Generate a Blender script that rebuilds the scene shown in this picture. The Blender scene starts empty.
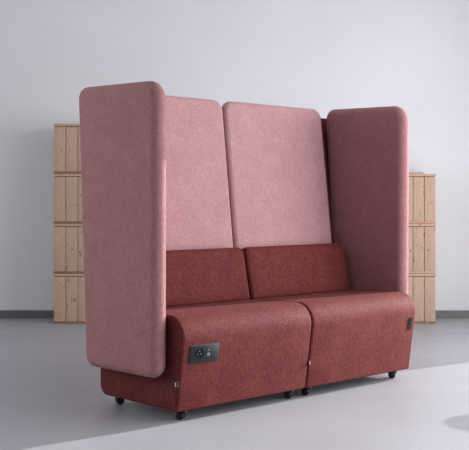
import bpy, bmesh, math, random
from mathutils import Vector, Matrix
random.seed(4)
S = bpy.context.scene
COL = S.collection

# ------------------------------------------------------------------ materials
def new_mat(name):
    m = bpy.data.materials.new(name); m.use_nodes = True
    nt = m.node_tree
    b = nt.nodes['Principled BSDF']
    return m, nt, b

def N(nt, kind, **kw):
    n = nt.nodes.new(kind)
    for k, v in kw.items():
        setattr(n, k, v)
    return n

def mix_col(nt, fac, a, b, blend='MIX'):
    n = N(nt, 'ShaderNodeMix', data_type='RGBA', blend_type=blend)
    for sock, val in ((n.inputs[0], fac), (n.inputs[6], a), (n.inputs[7], b)):
        if hasattr(val, 'is_linked'):
            nt.links.new(val, sock)
        else:
            sock.default_value = val
    return n.outputs[2]

def ramp(nt, src, stops):
    r = N(nt, 'ShaderNodeValToRGB')
    e = r.color_ramp.elements
    e[0].position, e[0].color = stops[0]
    e[1].position, e[1].color = stops[-1]
    for p, c in stops[1:-1]:
        x = e.new(p); x.color = c
    nt.links.new(src, r.inputs[0])
    return r.outputs[0]

def noise(nt, vec, scale, detail=3, rough=.6, stretch=None):
    if stretch:
        mp = N(nt, 'ShaderNodeMapping'); mp.inputs['Scale'].default_value = stretch
        nt.links.new(vec, mp.inputs[0]); vec = mp.outputs[0]
    n = N(nt, 'ShaderNodeTexNoise')
    n.inputs['Scale'].default_value = scale
    n.inputs['Detail'].default_value = detail
    n.inputs['Roughness'].default_value = rough
    nt.links.new(vec, n.inputs['Vector'])
    return n.outputs['Fac']

def g(v): return (v, v, v, 1)

def fabric(name, dark, mid, light, sheen, sheen_tint, rough=.9, spec=.15):
    """melange wool: short fibres of three tones, woven both ways, soft worn blotches"""
    m, nt, b = new_mat(name)
    tc = N(nt, 'ShaderNodeTexCoord').outputs['Object']
    fine = noise(nt, tc, 150, 2, .7)
    warp = noise(nt, tc, 105, 3, .7, (1, 1, .5))
    weft = noise(nt, tc, 105, 3, .7, (.5, .5, 1))
    blot = noise(nt, tc, 11, 4, .65)
    c1 = ramp(nt, warp, [(.34, dark), (.5, mid), (.68, light)])
    c2 = ramp(nt, weft, [(.34, dark), (.5, mid), (.68, light)])
    c = mix_col(nt, .5, c1, c2)
    c3 = ramp(nt, fine, [(.3, dark), (.5, mid), (.7, light)])
    c = mix_col(nt, .25, c, c3)
    c4 = ramp(nt, blot, [(.3, dark), (.5, mid), (.72, light)])
    c = mix_col(nt, .25, c, c4)
    nt.links.new(c, b.inputs['Base Color'])
    b.inputs['Roughness'].default_value = rough
    b.inputs['Specular IOR Level'].default_value = spec
    b.inputs['Specular Tint'].default_value = (1, .75, .75, 1)
    b.inputs['Sheen Weight'].default_value = sheen
    b.inputs['Sheen Roughness'].default_value = .42
    b.inputs['Sheen Tint'].default_value = sheen_tint
    h = N(nt, 'ShaderNodeMath', operation='ADD')
    nt.links.new(fine, h.inputs[0]); nt.links.new(warp, h.inputs[1])
    bu = N(nt, 'ShaderNodeBump'); bu.inputs['Strength'].default_value = .4
    bu.inputs['Distance'].default_value = .004
    nt.links.new(h.outputs[0], bu.inputs['Height'])
    nt.links.new(bu.outputs[0], b.inputs['Normal'])
    return m

def plain(name, col, rough=.5, metal=0, spec=.5):
    m, nt, b = new_mat(name)
    tc = N(nt, 'ShaderNodeTexCoord').outputs['Object']
    n = noise(nt, tc, 40, 2)
    k = lambda f: (col[0]*f, col[1]*f, col[2]*f, 1)
    nt.links.new(ramp(nt, n, [(.3, k(.93)), (.7, k(1.07))]), b.inputs['Base Color'])
    b.inputs['Roughness'].default_value = rough
    b.inputs['Metallic'].default_value = metal
    b.inputs['Specular IOR Level'].default_value = spec
    return m

PINK = fabric('pink_melange', (.30, .15, .155, 1), (.39, .21, .215, 1), (.48, .29, .295, 1), .15, (1, .85, .87, 1))
ROSE = fabric('rose_melange', (.228, .102, .104, 1), (.305, .146, .148, 1), (.385, .21, .212, 1), .1, (1, .85, .87, 1))
RED = fabric('brick_red_chenille', (.058, .0085, .0078, 1), (.099, .0165, .015, 1), (.19, .046, .042, 1), .05, (1, .55, .55, 1), .68, .13)
BLACK = plain('black_plastic', (.009, .009, .010), .5, 0, .3)
CHARCOAL = plain('charcoal_plate', (.026, .032, .037), .65, 0, .15)
SOCKET = plain('socket_black', (.004, .004, .005), .6, 0, .1)
RUBBER = plain('black_rubber', (.012, .014, .014), .85, 0, .1)
WHITE = plain('white_thread', (.75, .75, .73), .7)
GREYPIN = plain('grey_metal', (.45, .46, .48), .3, .8)
FRAME = plain('white_window_frame', (.7, .7, .7), .5)
TABLE = plain('dark_table_lacquer', (.03, .03, .03), .4)

def wood(name, base, knot, grain=.9):
    m, nt, b = new_mat(name)
    tc = N(nt, 'ShaderNodeTexCoord').outputs['Object']
    oi = N(nt, 'ShaderNodeObjectInfo')
    off = N(nt, 'ShaderNodeVectorMath', operation='MULTIPLY_ADD')
    nt.links.new(oi.outputs['Random'], off.inputs[0])
    off.inputs[1].default_value = (7, 3, 11)
    nt.links.new(tc, off.inputs[2])
    v = off.outputs[0]
    gr = noise(nt, v, 18, 5, .6, (4, 4, .35))
    fl = noise(nt, v, 42, 2, .5, (1, 1, .6))
    k = lambda f: (base[0]*f, base[1]*f, base[2]*f, 1)
    c = ramp(nt, gr, [(.3, k(grain)), (.55, k(1)), (.75, k(1.12))])
    sp = ramp(nt, fl, [(.655, g(0)), (.70, g(1))])
    c = mix_col(nt, sp, c, (*knot, 1))
    nt.links.new(c, b.inputs['Base Color'])
    b.inputs['Roughness'].default_value = .65
    b.inputs['Specular IOR Level'].default_value = .25
    return m
WOOD = wood('pale_pine_board', (.445, .305, .222), (.25, .13, .08))
RAIL = wood('brown_rail', (.24, .125, .075), (.2, .1, .06))
RAIL2 = wood('orange_rail', (.50, .25, .16), (.3, .15, .1))

def wall_mat():
    m, nt, b = new_mat('painted_plaster')
    tc = N(nt, 'ShaderNodeTexCoord').outputs['Object']
    n = noise(nt, tc, 1.3, 4)
    nt.links.new(ramp(nt, n, [(.3, (.655, .655, .675, 1)), (.7, (.69, .69, .71, 1))]), b.inputs['Base Color'])
    b.inputs['Roughness'].default_value = .85
    b.inputs['Specular IOR Level'].default_value = .2
    return m
WALL = wall_mat()

def floor_mat():
    m, nt, b = new_mat('poured_grey_floor')
    tc = N(nt, 'ShaderNodeTexCoord').outputs['Object']
    n = noise(nt, tc, 1.1, 5)
    nt.links.new(ramp(nt, n, [(.3, (.306, .309, .332, 1)), (.7, (.339, .342, .367, 1))]), b.inputs['Base Color'])
    r = noise(nt, tc, 5, 4)
    nt.links.new(ramp(nt, r, [(.3, g(.34)), (.7, g(.44))]), b.inputs['Roughness'])
    b.inputs['Specular IOR Level'].default_value = .4
    return m
FLOOR = floor_mat()
BASE = plain('grey_baseboard', (.12, .118, .116), .3)

# ------------------------------------------------------------------ mesh helpers
def link(name, bm, mats, parent=None, world_shift=Vector((0, 0, 0)), smooth=True, origin=None):
    """one mesh object with its origin at the middle of its bottom"""
    bmesh.ops.recalc_face_normals(bm, faces=bm.faces)
    co = [v.co for v in bm.verts]
    lo = Vector([min(c[i] for c in co) for i in range(3)])
    hi = Vector([max(c[i] for c in co) for i in range(3)])
    o0 = Vector(((lo.x+hi.x)/2, (lo.y+hi.y)/2, lo.z)) if origin is None else Vector(origin)
    for v in bm.verts: v.co -= o0
    me = bpy.data.meshes.new(name); bm.to_mesh(me); bm.free()
    for m in (mats if isinstance(mats, (list, tuple)) else [mats]): me.materials.append(m)
    if smooth:
        for p in me.polygons: p.use_smooth = True
        me.set_sharp_from_angle(angle=math.radians(50))
    ob = bpy.data.objects.new(name, me); COL.objects.link(ob)
    ob.location = o0 - world_shift
    if parent: ob.parent = parent
    return ob

def box(bm, x0, x1, y0, y1, z0, z1, bev=0, mi=0):
    r = bmesh.ops.create_cube(bm, size=1)
    vs = r['verts']
    for v in vs:
        v.co = Vector((x0+(v.co.x+.5)*(x1-x0), y0+(v.co.y+.5)*(y1-y0), z0+(v.co.z+.5)*(z1-z0)))
    fs = set(f for v in vs for f in v.link_faces)
    for f in fs: f.material_index = mi
    if bev:
        es = list(set(e for v in vs for e in v.link_edges))
        bmesh.ops.bevel(bm, geom=es, offset=bev, segments=2, affect='EDGES', profile=.6)

def rounded_outline(pts, radii, seg=8):
    """convex ccw polygon with arc corners -> same number of points for any inset"""
    out = []
    n = len(pts)
    for i in range(n):
        p = Vector(pts[i]); a = Vector(pts[i-1]); b = Vector(pts[(i+1) % n])
        da = (a-p).normalized(); db = (b-p).normalized()
        ang = da.angle(db)
        r = max(radii[i], .0008)
        t = r/math.tan(ang/2)
        c = p + (da+db).normalized()*(r/math.sin(ang/2))
        s = p+da*t; e = p+db*t
        a0 = math.atan2(*(s-c).yx); a1 = math.atan2(*(e-c).yx)
        d = (a1-a0+math.pi) % (2*math.pi) - math.pi
        for k in range(seg+1):
            q = a0+d*k/seg
            out.append((c.x+r*math.cos(q), c.y+r*math.sin(q)))
    return out

def inset_poly(pts, d):
    n = len(pts); out = []
    area = sum(pts[i][0]*pts[(i+1) % n][1]-pts[(i+1) % n][0]*pts[i][1] for i in range(n))
    sg = 1 if area > 0 else -1
    for i in range(n):
        p = Vector(pts[i]); a = Vector(pts[i-1]); b = Vector(pts[(i+1) % n])
        e1 = (p-a).normalized(); e2 = (b-p).normalized()
        n1 = Vector((-e1.y, e1.x))*sg; n2 = Vector((-e2.y, e2.x))*sg
        k = (n1+n2)/(1+n1.dot(n2))
        out.append(p+k*d)
    return out

def pad(bm, pts, radii, w0, w1, edge, fn, seg=8, eseg=6, puff=.0):
    """upholstered slab: outline pts extruded from w0 to w1 with rolled edges; fn(a,b,w)->xyz"""
    rings = []
    def ring(d, w):
        pp = inset_poly(pts, d) if d else [Vector(p) for p in pts]
        rr = [max(r-d, .0008) for r in radii]
        rings.append([bm.verts.new(fn(x, y, w)) for x, y in rounded_outline(pp, rr, seg)])
    steps = [(edge*(1-math.sin(t)), edge*(1-math.cos(t))) for t in [math.pi/2*k/eseg for k in range(eseg+1)]]
    # steps: (inset, distance from face) going face -> side
    ring(edge+.030, w0-puff); ring(edge+.006, w0-puff*.4)
    for ins, dw in steps: ring(ins, w0+dw)
    for k in range(1, 5): ring(0, w0+edge+(w1-w0-2*edge)*k/5)
    for ins, dw in reversed(steps): ring(ins, w1-dw)
    ring(edge+.006, w1+puff*.4); ring(edge+.030, w1+puff)
    n = len(rings[0])
    for r0, r1 in zip(rings, rings[1:]):
        for i in range(n):
            bm.faces.new((r0[i], r0[(i+1) % n], r1[(i+1) % n], r1[i]))
    bm.faces.new(rings[0]); bm.faces.new(list(reversed(rings[-1])))

def lathe(bm, prof, mat, seg=24, mi=0):
    rings = []
    for r, h in prof:
        rings.append([bm.verts.new(mat @ Vector((r*math.cos(2*math.pi*k/seg), r*math.sin(2*math.pi*k/seg), h))) for k in range(seg)])
    for a, b in zip(rings, rings[1:]):
        for i in range(seg):
            f = bm.faces.new((a[i], a[(i+1) % seg], b[(i+1) % seg], b[i])); f.material_index = mi
    f = bm.faces.new(rings[0]); f.material_index = mi
    f = bm.faces.new(rings[-1]); f.material_index = mi

def empty(name, loc, rz, label, cat, group=None):
    o = bpy.data.objects.new(name, None); COL.objects.link(o)
    o.empty_display_size = .1
    o.location = loc; o.rotation_euler = (0, 0, rz)
    o['label'] = label; o['category'] = cat
    if group: o['group'] = group
    return o

# ------------------------------------------------------------------ the sofa
TH = .7408
OX, OY = -.2365, 4.2009
W = 1.602
SH = Vector((W/2, .3, 0))                      # root stands under the middle of the sofa
ct, st = math.cos(TH), math.sin(TH)
root = empty('high_back_sofa', (OX+SH.x*ct-SH.y*st, OY+SH.x*st+SH.y*ct, 0), TH,
             'two-seat high-back booth sofa with pink wings and dark red seats on casters', 'sofa')

ZB = .050
# side profile of a seat (v = back, z = up): front overhangs a little, all corners rolled
FRONT_B = (.000, ZB); FRONT_T = (-.061, .470)
SEAT = [FRONT_B, (.577, ZB-.004), (.577, .444), FRONT_T]
SEAT_R = [.010, .05, .03, .098]
def front_point(z, out=0.0):
    """a point of the seat's front face at height z"""
    k = (z-ZB)/(FRONT_T[1]-ZB)
    d = Vector((FRONT_T[0]-FRONT_B[0], FRONT_T[1]-FRONT_B[1])).normalized()
    nrm = Vector((-d.y, d.x))                   # towards -v
    v = FRONT_B[0]+k*(FRONT_T[0]-FRONT_B[0])
    return v+nrm.x*out, z+nrm.y*out

def seat(u0, u1):
    bm = bmesh.new()
    pad(bm, SEAT, SEAT_R, u0, u1, .015, lambda a, b, w: (w, a, b), seg=9)
    return link('seat', bm, RED, root, SH)

def child(name, bm, mats, par):
    """sub-part: built in sofa coordinates, parented to a part of the sofa"""
    o = link(name, bm, mats, None, SH)
    o.location = o.location - par.location
    o.parent = par
    return o

def caster(u, v, par, turn):
    bm = bmesh.new()
    R = Matrix.Translation((u, v, 0)) @ Matrix.Rotation(turn, 4, 'Z')
    rr = .0195
    for s in (-1, 1):                           # twin wheels
        M = R @ Matrix.Translation((s*.012, .012, rr)) @ Matrix.Rotation(math.pi/2, 4, 'Y')
        lathe(bm, [(.005, -.009), (.015, -.009), (.0185, -.007), (rr, -.003), (rr, .003), (.0185, .007), (.015, .009), (.005, .009)], M, 24)
    M = R @ Matrix.Translation((0, .012, rr)) @ Matrix.Rotation(math.pi/2, 4, 'Y')
    lathe(bm, [(.006, -.022), (.008, -.022), (.008, .022), (.006, .022)], M, 14)      # axle
    lathe(bm, [(.011, .024), (.015, .030), (.015, .044), (.011, .048), (.011, ZB+.006)], R, 20)   # neck
    b0 = len(bm.verts)
    box(bm, -.005, .005, -.010, .026, .020, .044, .002)
    bm.verts.ensure_lookup_table()
    for vtx in bm.verts[b0:]: vtx.co = R @ vtx.co
    return child('caster', bm, BLACK, par)

def tag(u, z, par, gap):
    bm = bmesh.new()
    v, zz = front_point(z, -.004)
    if gap:                                     # label pinched in the seam, seen edge on
        box(bm, u-.0025, u+.0025, v-.012, v+.014, zz-.012, zz+.012, .0008, 0)
    else:
        box(bm, u-.0065, u+.003, v-.002, v+.018, zz-.014, zz+.014, .001, 0)
    b = child('care_tag', bm, BLACK, par)
    b['label'] = 'black woven tag with white marking'
    bm = bmesh.new()
    if gap: box(bm, u-.0014, u+.0014, v-.0128, v-.0115, zz-.008, zz+.009, 0, 0)
    else: box(bm, u-.0074, u-.0060, v+.004, v+.009, zz-.008, zz+.008, 0, 0)
    return child('tag_marking', bm, WHITE, par)

half = W/2
seat_l = seat(-.019, half-.0115)
seat_r = seat(half-.0085, W+.006)
for s, u0 in ((seat_l, 0), (seat_r, half)):
    for du, v, tr in ((.062-.002*(u0 > 0), .050, .5), (half-.060, .055, .7), (.062, .505, 1.2), (half-.052, .505, .2)):
        caster(u0+du, v, s, tr)
tag(-.022, .172, seat_l, False)
tag(half-.011, .176, seat_r, True)

# socket panel on the left seat's front face
def front_plate(name, u0, u1, z0, z1, th, r, mat, par, sink=.002):
    bm = bmesh.new()
    P = [(u0, z0), (u1, z0), (u1, z1), (u0, z1)]
    def fn(a, b, w):
        v, z = front_point(b, w)
        return (a, v, z)
    rings = []
    for d, w in ((0, -sink), (0, th*.6), (th*.4, th)):
        pp = inset_poly(P, d) if d else [Vector(p) for p in P]
        rings.append([bm.verts.new(fn(x, y, w)) for x, y in rounded_outline(pp, [max(r-d, .0005)]*4, 5)])
    n = len(rings[0])
    for a, b in zip(rings, rings[1:]):
        for i in range(n): bm.faces.new((a[i], a[(i+1) % n], b[(i+1) % n], b[i]))
    bm.faces.new(rings[0]); bm.faces.new(rings[-1])
    return child(name, bm, mat, par)
def front_disc(bm, u, z, prof, mi=0, seg=28):
    v, zz = front_point(z, 0)
    d = Vector((0, FRONT_T[0]-FRONT_B[0], FRONT_T[1]-FRONT_B[1])).normalized()
    nrm = Vector((0, -d.z, d.y))
    M = Matrix((( -1, d.x, nrm.x, u), (0, d.y, nrm.y, v), (0, d.z, nrm.z, zz), (0, 0, 0, 1)))
    lathe(bm, prof, M, seg, mi)
p = front_plate('socket_panel', .022, .192, .258, .337, .005, .004, CHARCOAL, seat_l)
p['label'] = 'charcoal rectangular power panel'
bm = bmesh.new()                                # round socket: raised rim, recessed well
front_disc(bm, .076, .298, [(.0245, .003), (.0245, .0068), (.0225, .0068), (.0215, .0055), (.001, .0055)])
k = child('power_socket', bm, SOCKET, seat_l); k['label'] = 'round black mains socket'
bm = bmesh.new()
for du, dz in ((-.0095, 0), (.0095, 0), (0, .0135)):
    front_disc(bm, .076+du, .298+dz, [(.0019, .0053), (.0019, .0066), (.0005, .0066)], 0, 12)
child('socket_contact', bm, GREYPIN, seat_l)
k = front_plate('usb_port', .122, .136, .307, .312, .0062, .001, GREYPIN, seat_l)
k = front_plate('usb_port', .119, .139, .281, .298, .0060, .002, plain('grey_plastic', (.14, .15, .16), .5), seat_l)

# dark oval on the right end of the right seat
bm = bmesh.new()
P = [(1.5715, .292), (1.5935, .292), (1.5935, .372), (1.5715, .372)]
rings = []
def fold(a, b, w):
    x = max(0, a-(W+.006-.015))                # wraps the rolled edge
    ang = min(x/.015, 1.2)
    v, z = front_point(b, 0)
    R = .015+w
    if x > 0:
        return (W+.006-.015+R*math.sin(ang), v+.015-R*math.cos(ang), z)
    v, z = front_point(b, w)
    return (a, v, z)
grid = []
nu, nz = 12, 24
for j in range(nz+1):
    row = []
    for i in range(nu+1):
        a = -1+2*i/nu; b = -1+2*j/nz
        zc = .302; hz = .036; hw = .0185
        # pill: half width shrinks on the end caps
        z = zc+b*hz
        over = max(0, abs(b*hz)-(hz-hw))
        ww = math.sqrt(max(hw*hw-over*over, 1e-7))
        edge = max(abs(a), max(0, (abs(b)-.9)/.1))
        lift = .004*(1-max(0, (edge-.8)/.2)**2) - .0012
        row.append(bm.verts.new(fold(1.560+a*ww, z, lift)))
    grid.append(row)
for j in range(nz):
    for i in range(nu):
        bm.faces.new((grid[j][i], grid[j][i+1], grid[j+1][i+1], grid[j+1][i]))
r = bmesh.ops.extrude_face_region(bm, geom=bm.faces[:])
for e in r['geom']:
    if isinstance(e, bmesh.types.BMVert): e.co += Vector((-.002, .004, 0))
k = child('oval_port', bm, RUBBER, seat_r); k['label'] = 'dark oval fitting'

# lower back cushions: slabs leaning on the back, outline in (u, s) with s up the slope
def leaning(v0, z0, v1, z1):
    d = Vector((v1-v0, z1-z0)).normalized(); nn = Vector((d.y, -d.x))   # nn points back
    L = math.hypot(v1-v0, z1-z0)
    return L, (lambda a, s, w: (a, v0+d.x*s+nn.x*w, z0+d.y*s+nn.y*w))
L, fn = leaning(.386, .449, .444, .723)
for u0, u1 in ((-.002, half-.004), (half+.004, W-.022)):
    bm = bmesh.new()
    pad(bm, [(u0, 0), (u1, 0), (u1, L), (u0, L)], [.018, .018, .038, .038], 0, .105, .024, fn, puff=.004)
    link('back_cushion', bm, RED, root, SH)

# tall back panels
L, fn = leaning(.490, .50, .608, 1.499)
for u0, u1 in ((.004, half-.004), (half+.004, W-.033)):
    bm = bmesh.new()
    pad(bm, [(u0, 0), (u1, 0), (u1, L), (u0, L)], [.03, .03, .062, .062], 0, .054, .026, fn)
    link('back_panel', bm, PINK, root, SH)
# dark red backing frames behind the panels
L, fn = leaning(.5165, .30, .655, 1.452)
for u0, u1 in ((-.030, half-.002), (half+.002, W+.085)):
    bm = bmesh.new()
    pad(bm, [(u0, 0), (u1, 0), (u1, L), (u0, L)], [.012]*4, 0, .045, .006, fn)
    link('back_frame', bm, RED, root, SH)

# side wings
for w0, w1, rb, rt, zf, zr in ((-.101, -.022, .586, .655, 1.481, 1.499), (W+.020, W+.098, .572, .642, 1.486, 1.502)):
    WING = [(.062 if w0 > 0 else .044, .192), (rb, .186), (rt, zr), (.056 if w0 > 0 else .041, zf)]
    bm = bmesh.new()
    pad(bm, WING, [.066, .055, .055, .09], w0, w1, .038, lambda a, b, w: (w, a, b), seg=10)
    link('side_panel', bm, ROSE, root, SH)

# ------------------------------------------------------------------ crates
def crate_parts(rail, w):
    """one crate with its front at y=0, centred in x, standing on z=0; grooved board front, rim and base rail"""
    d, h = .30, .3915
    bw = w/4
    bm = bmesh.new()
    for i in range(4):                          # board front: four boards with V grooves
        x0 = -w/2+i*bw
        box(bm, x0+.0017, x0+bw-.0017, .002, .022, .016, h-.026, .0040)
    box(bm, -w/2, w/2, .014, d, .016, h-.026, .002)
    body = bm
    rim = bmesh.new()
    box(rim, -w/2-.002, w/2+.002, -.002, d, h-.0215, h-.001, .003)
    neck = bmesh.new()
    box(rim, -w/2+.006, w/2-.006, .010, d-.006, h-.0275, h-.0205, 0, 1)
    br = bmesh.new()
    box(br, -w/2-.001, w/2+.001, .0005, d, .0005, .0165, .002)
    return body, rim, br
YC = 7.632
def crate(x, z, rail, label, w=.378):
    e = empty('wooden_crate', (x, YC, z), 0, label, 'crate', 'pale wooden crates stacked against the back wall')
    body, rim, br = crate_parts(rail, w)
    link('board_front', body, WOOD, e, origin=(0, 0, 0))
    link('rim', rim, [WOOD, RAIL], e, origin=(0, 0, 0))
    link('base_rail', br, rail, e, origin=(0, 0, 0))
HC = .3915
xl = (53.6-234.5)/974.7*YC+.189
xr = (435.8-234.5)/974.7*YC-.178
lab_l = ['wooden crate standing on the floor at the foot of the left stack of four',
         'wooden crate second from the floor in the left stack of four',
         'wooden crate third from the floor in the left stack, below the topmost',
         'topmost wooden crate of the tall left stack of four, behind the pink wing']
for i in range(4):
    crate(xl, i*HC, [RAIL, RAIL, RAIL, RAIL][i], lab_l[i])
lab_r = ['wooden crate standing on the floor at the foot of the right stack of three',
         'middle wooden crate of the right stack of three, under an orange rail',
         'topmost wooden crate of the right stack, with a loose board on it']
for i in range(3):
    crate(xr, i*HC, [RAIL, WOOD, RAIL2][i], lab_r[i], .356)
bm = bmesh.new()
box(bm, -.13, .118, 0, .22, 0, .010, .002)
b = link('wooden_board', bm, WOOD, None, origin=(0, 0, 0))
b.location = (xr-.028, YC+.03, 3*HC-.001)
b['label'] = 'thin loose wooden board lying on top of the right crate stack'; b['category'] = 'board'

# ------------------------------------------------------------------ setting
XW, YB, YF, XL, HT = 2.75, 7.995, -1.0, -4.0, 3.3
def struct(name, bm, mat, smooth=False):
    o = link(name, bm, mat, None, smooth=smooth)
    o['kind'] = 'structure'
    return o
bm = bmesh.new(); box(bm, XL-.2, XW+.2, YF, YB+.2, -.12, 0); struct('floor', bm, FLOOR)
bm = bmesh.new(); box(bm, XL-.2, XW+.2, YB, YB+.2, 0, HT); struct('wall_back', bm, WALL)
# right wall with one tall window opening
WY0, WY1, WH = 2.0, 6.80, 2.55
bm = bmesh.new()
box(bm, XW, XW+.12, YF, WY0, 0, HT); box(bm, XW, XW+.12, WY1, YB, 0, HT); box(bm, XW, XW+.12, WY0, WY1, WH, HT)
struct('wall_right', bm, WALL)
bm = bmesh.new(); box(bm, XL-.2, XW+.2, YF, YB+.2, HT, HT+.12); struct('ceiling', bm, WALL)
LY0, LY1 = 2.6, 5.6  # left opening is added, placed so its fill reaches the left wing
bm = bmesh.new()
box(bm, XL-.12, XL, YF, LY0, 0, HT); box(bm, XL-.12, XL, LY1, YB, 0, HT)
box(bm, XL-.12, XL, LY0, LY1, 0, .5); box(bm, XL-.12, XL, LY0, LY1, 2.5, HT)
struct('wall_left', bm, WALL)
bm = bmesh.new()
for a in ((LY0, LY0+.05, .5, 2.5), (LY1-.05, LY1, .5, 2.5), (LY0+.05, LY1-.05, 2.45, 2.5), (LY0+.05, LY1-.05, .5, .55)):
    box(bm, XL-.07, XL+.01, a[0], a[1], a[2], a[3], .004)
struct('fill_window_left', bm, FRAME)  # frame of the added opening that holds the left fill lamp
bm = bmesh.new()
for a in ((WY0, WY0+.05, 0, WH), (WY1-.05, WY1, 0, WH), (WY0+.05, WY1-.05, WH-.05, WH)):
    box(bm, XW-.01, XW+.07, a[0], a[1], a[2], a[3], .004)
struct('window_1', bm, FRAME)
bm = bmesh.new(); box(bm, XL, XW, YB-.014, YB, 0, .064, .003); struct('baseboard_back', bm, BASE)

# unseen round table, added only so its top throws the oval shadow
t = empty('added_shadow_table', (2.215, 4.955, 0), 0, 'unseen dark round table, added to cast the oval shadow on the floor', 'table')
bm = bmesh.new(); lathe(bm, [(.17, .48), (.178, .483), (.178, .497), (.17, .50)], Matrix(), 48); link('tabletop', bm, TABLE, t)
bm = bmesh.new(); lathe(bm, [(.011, .012), (.011, .481)], Matrix(), 20); link('stem', bm, TABLE, t)
bm = bmesh.new(); lathe(bm, [(.12, 0), (.12, .006), (.02, .014)], Matrix(), 40); link('base', bm, TABLE, t)

# ------------------------------------------------------------------ light
def area(name, loc, rot, sx, sy, power, col):
    d = bpy.data.lights.new(name, 'AREA'); d.shape = 'RECTANGLE'; d.size = sx; d.size_y = sy
    d.energy = power; d.color = col
    o = bpy.data.objects.new(name, d); COL.objects.link(o); o.location = loc; o.rotation_euler = rot
    return o
# skylight in the window opening
area('window_skylight', (XW+.05, (WY0+WY1)/2, WH/2), (0, math.pi/2, 0), WH-.1, WY1-WY0-.1, 215, (.96, .97, 1))
# fill lamp added to brighten the left wing, set in the made-up left opening
area('left_fill', (XL-.05, (LY0+LY1)/2, 1.5), (0, -math.pi/2, 0), 1.9, LY1-LY0-.1, 72, (.96, .97, 1))
sd = bpy.data.lights.new('sun', 'SUN'); sd.energy = 6.2; sd.angle = math.radians(.7); sd.color = (1, .98, .96)
so = bpy.data.objects.new('sun', sd); COL.objects.link(so)
EL = math.radians(20)
dirv = Vector((.83*math.cos(EL), .557*math.cos(EL), math.sin(EL)))
so.rotation_euler = dirv.to_track_quat('Z', 'Y').to_euler()
w = bpy.data.worlds.new('world'); S.world = w; w.use_nodes = True
w.node_tree.nodes['Background'].inputs[0].default_value = (.92, .94, 1, 1)
w.node_tree.nodes['Background'].inputs[1].default_value = .08

# ------------------------------------------------------------------ camera
cd = bpy.data.cameras.new('camera'); cam = bpy.data.objects.new('camera', cd); COL.objects.link(cam)
cam.location = (0, 0, .9601); cam.rotation_euler = (math.pi/2, 0, 0)
cd.sensor_width = 36; cd.lens = 974.7*36/469; cd.shift_y = -(225-200.93)/469
S.camera = cam
S.view_settings.view_transform = 'Standard'; S.view_settings.look = 'None'
S.view_settings.exposure = 0; S.view_settings.gamma = 1
S.view_settings.use_curve_mapping = False
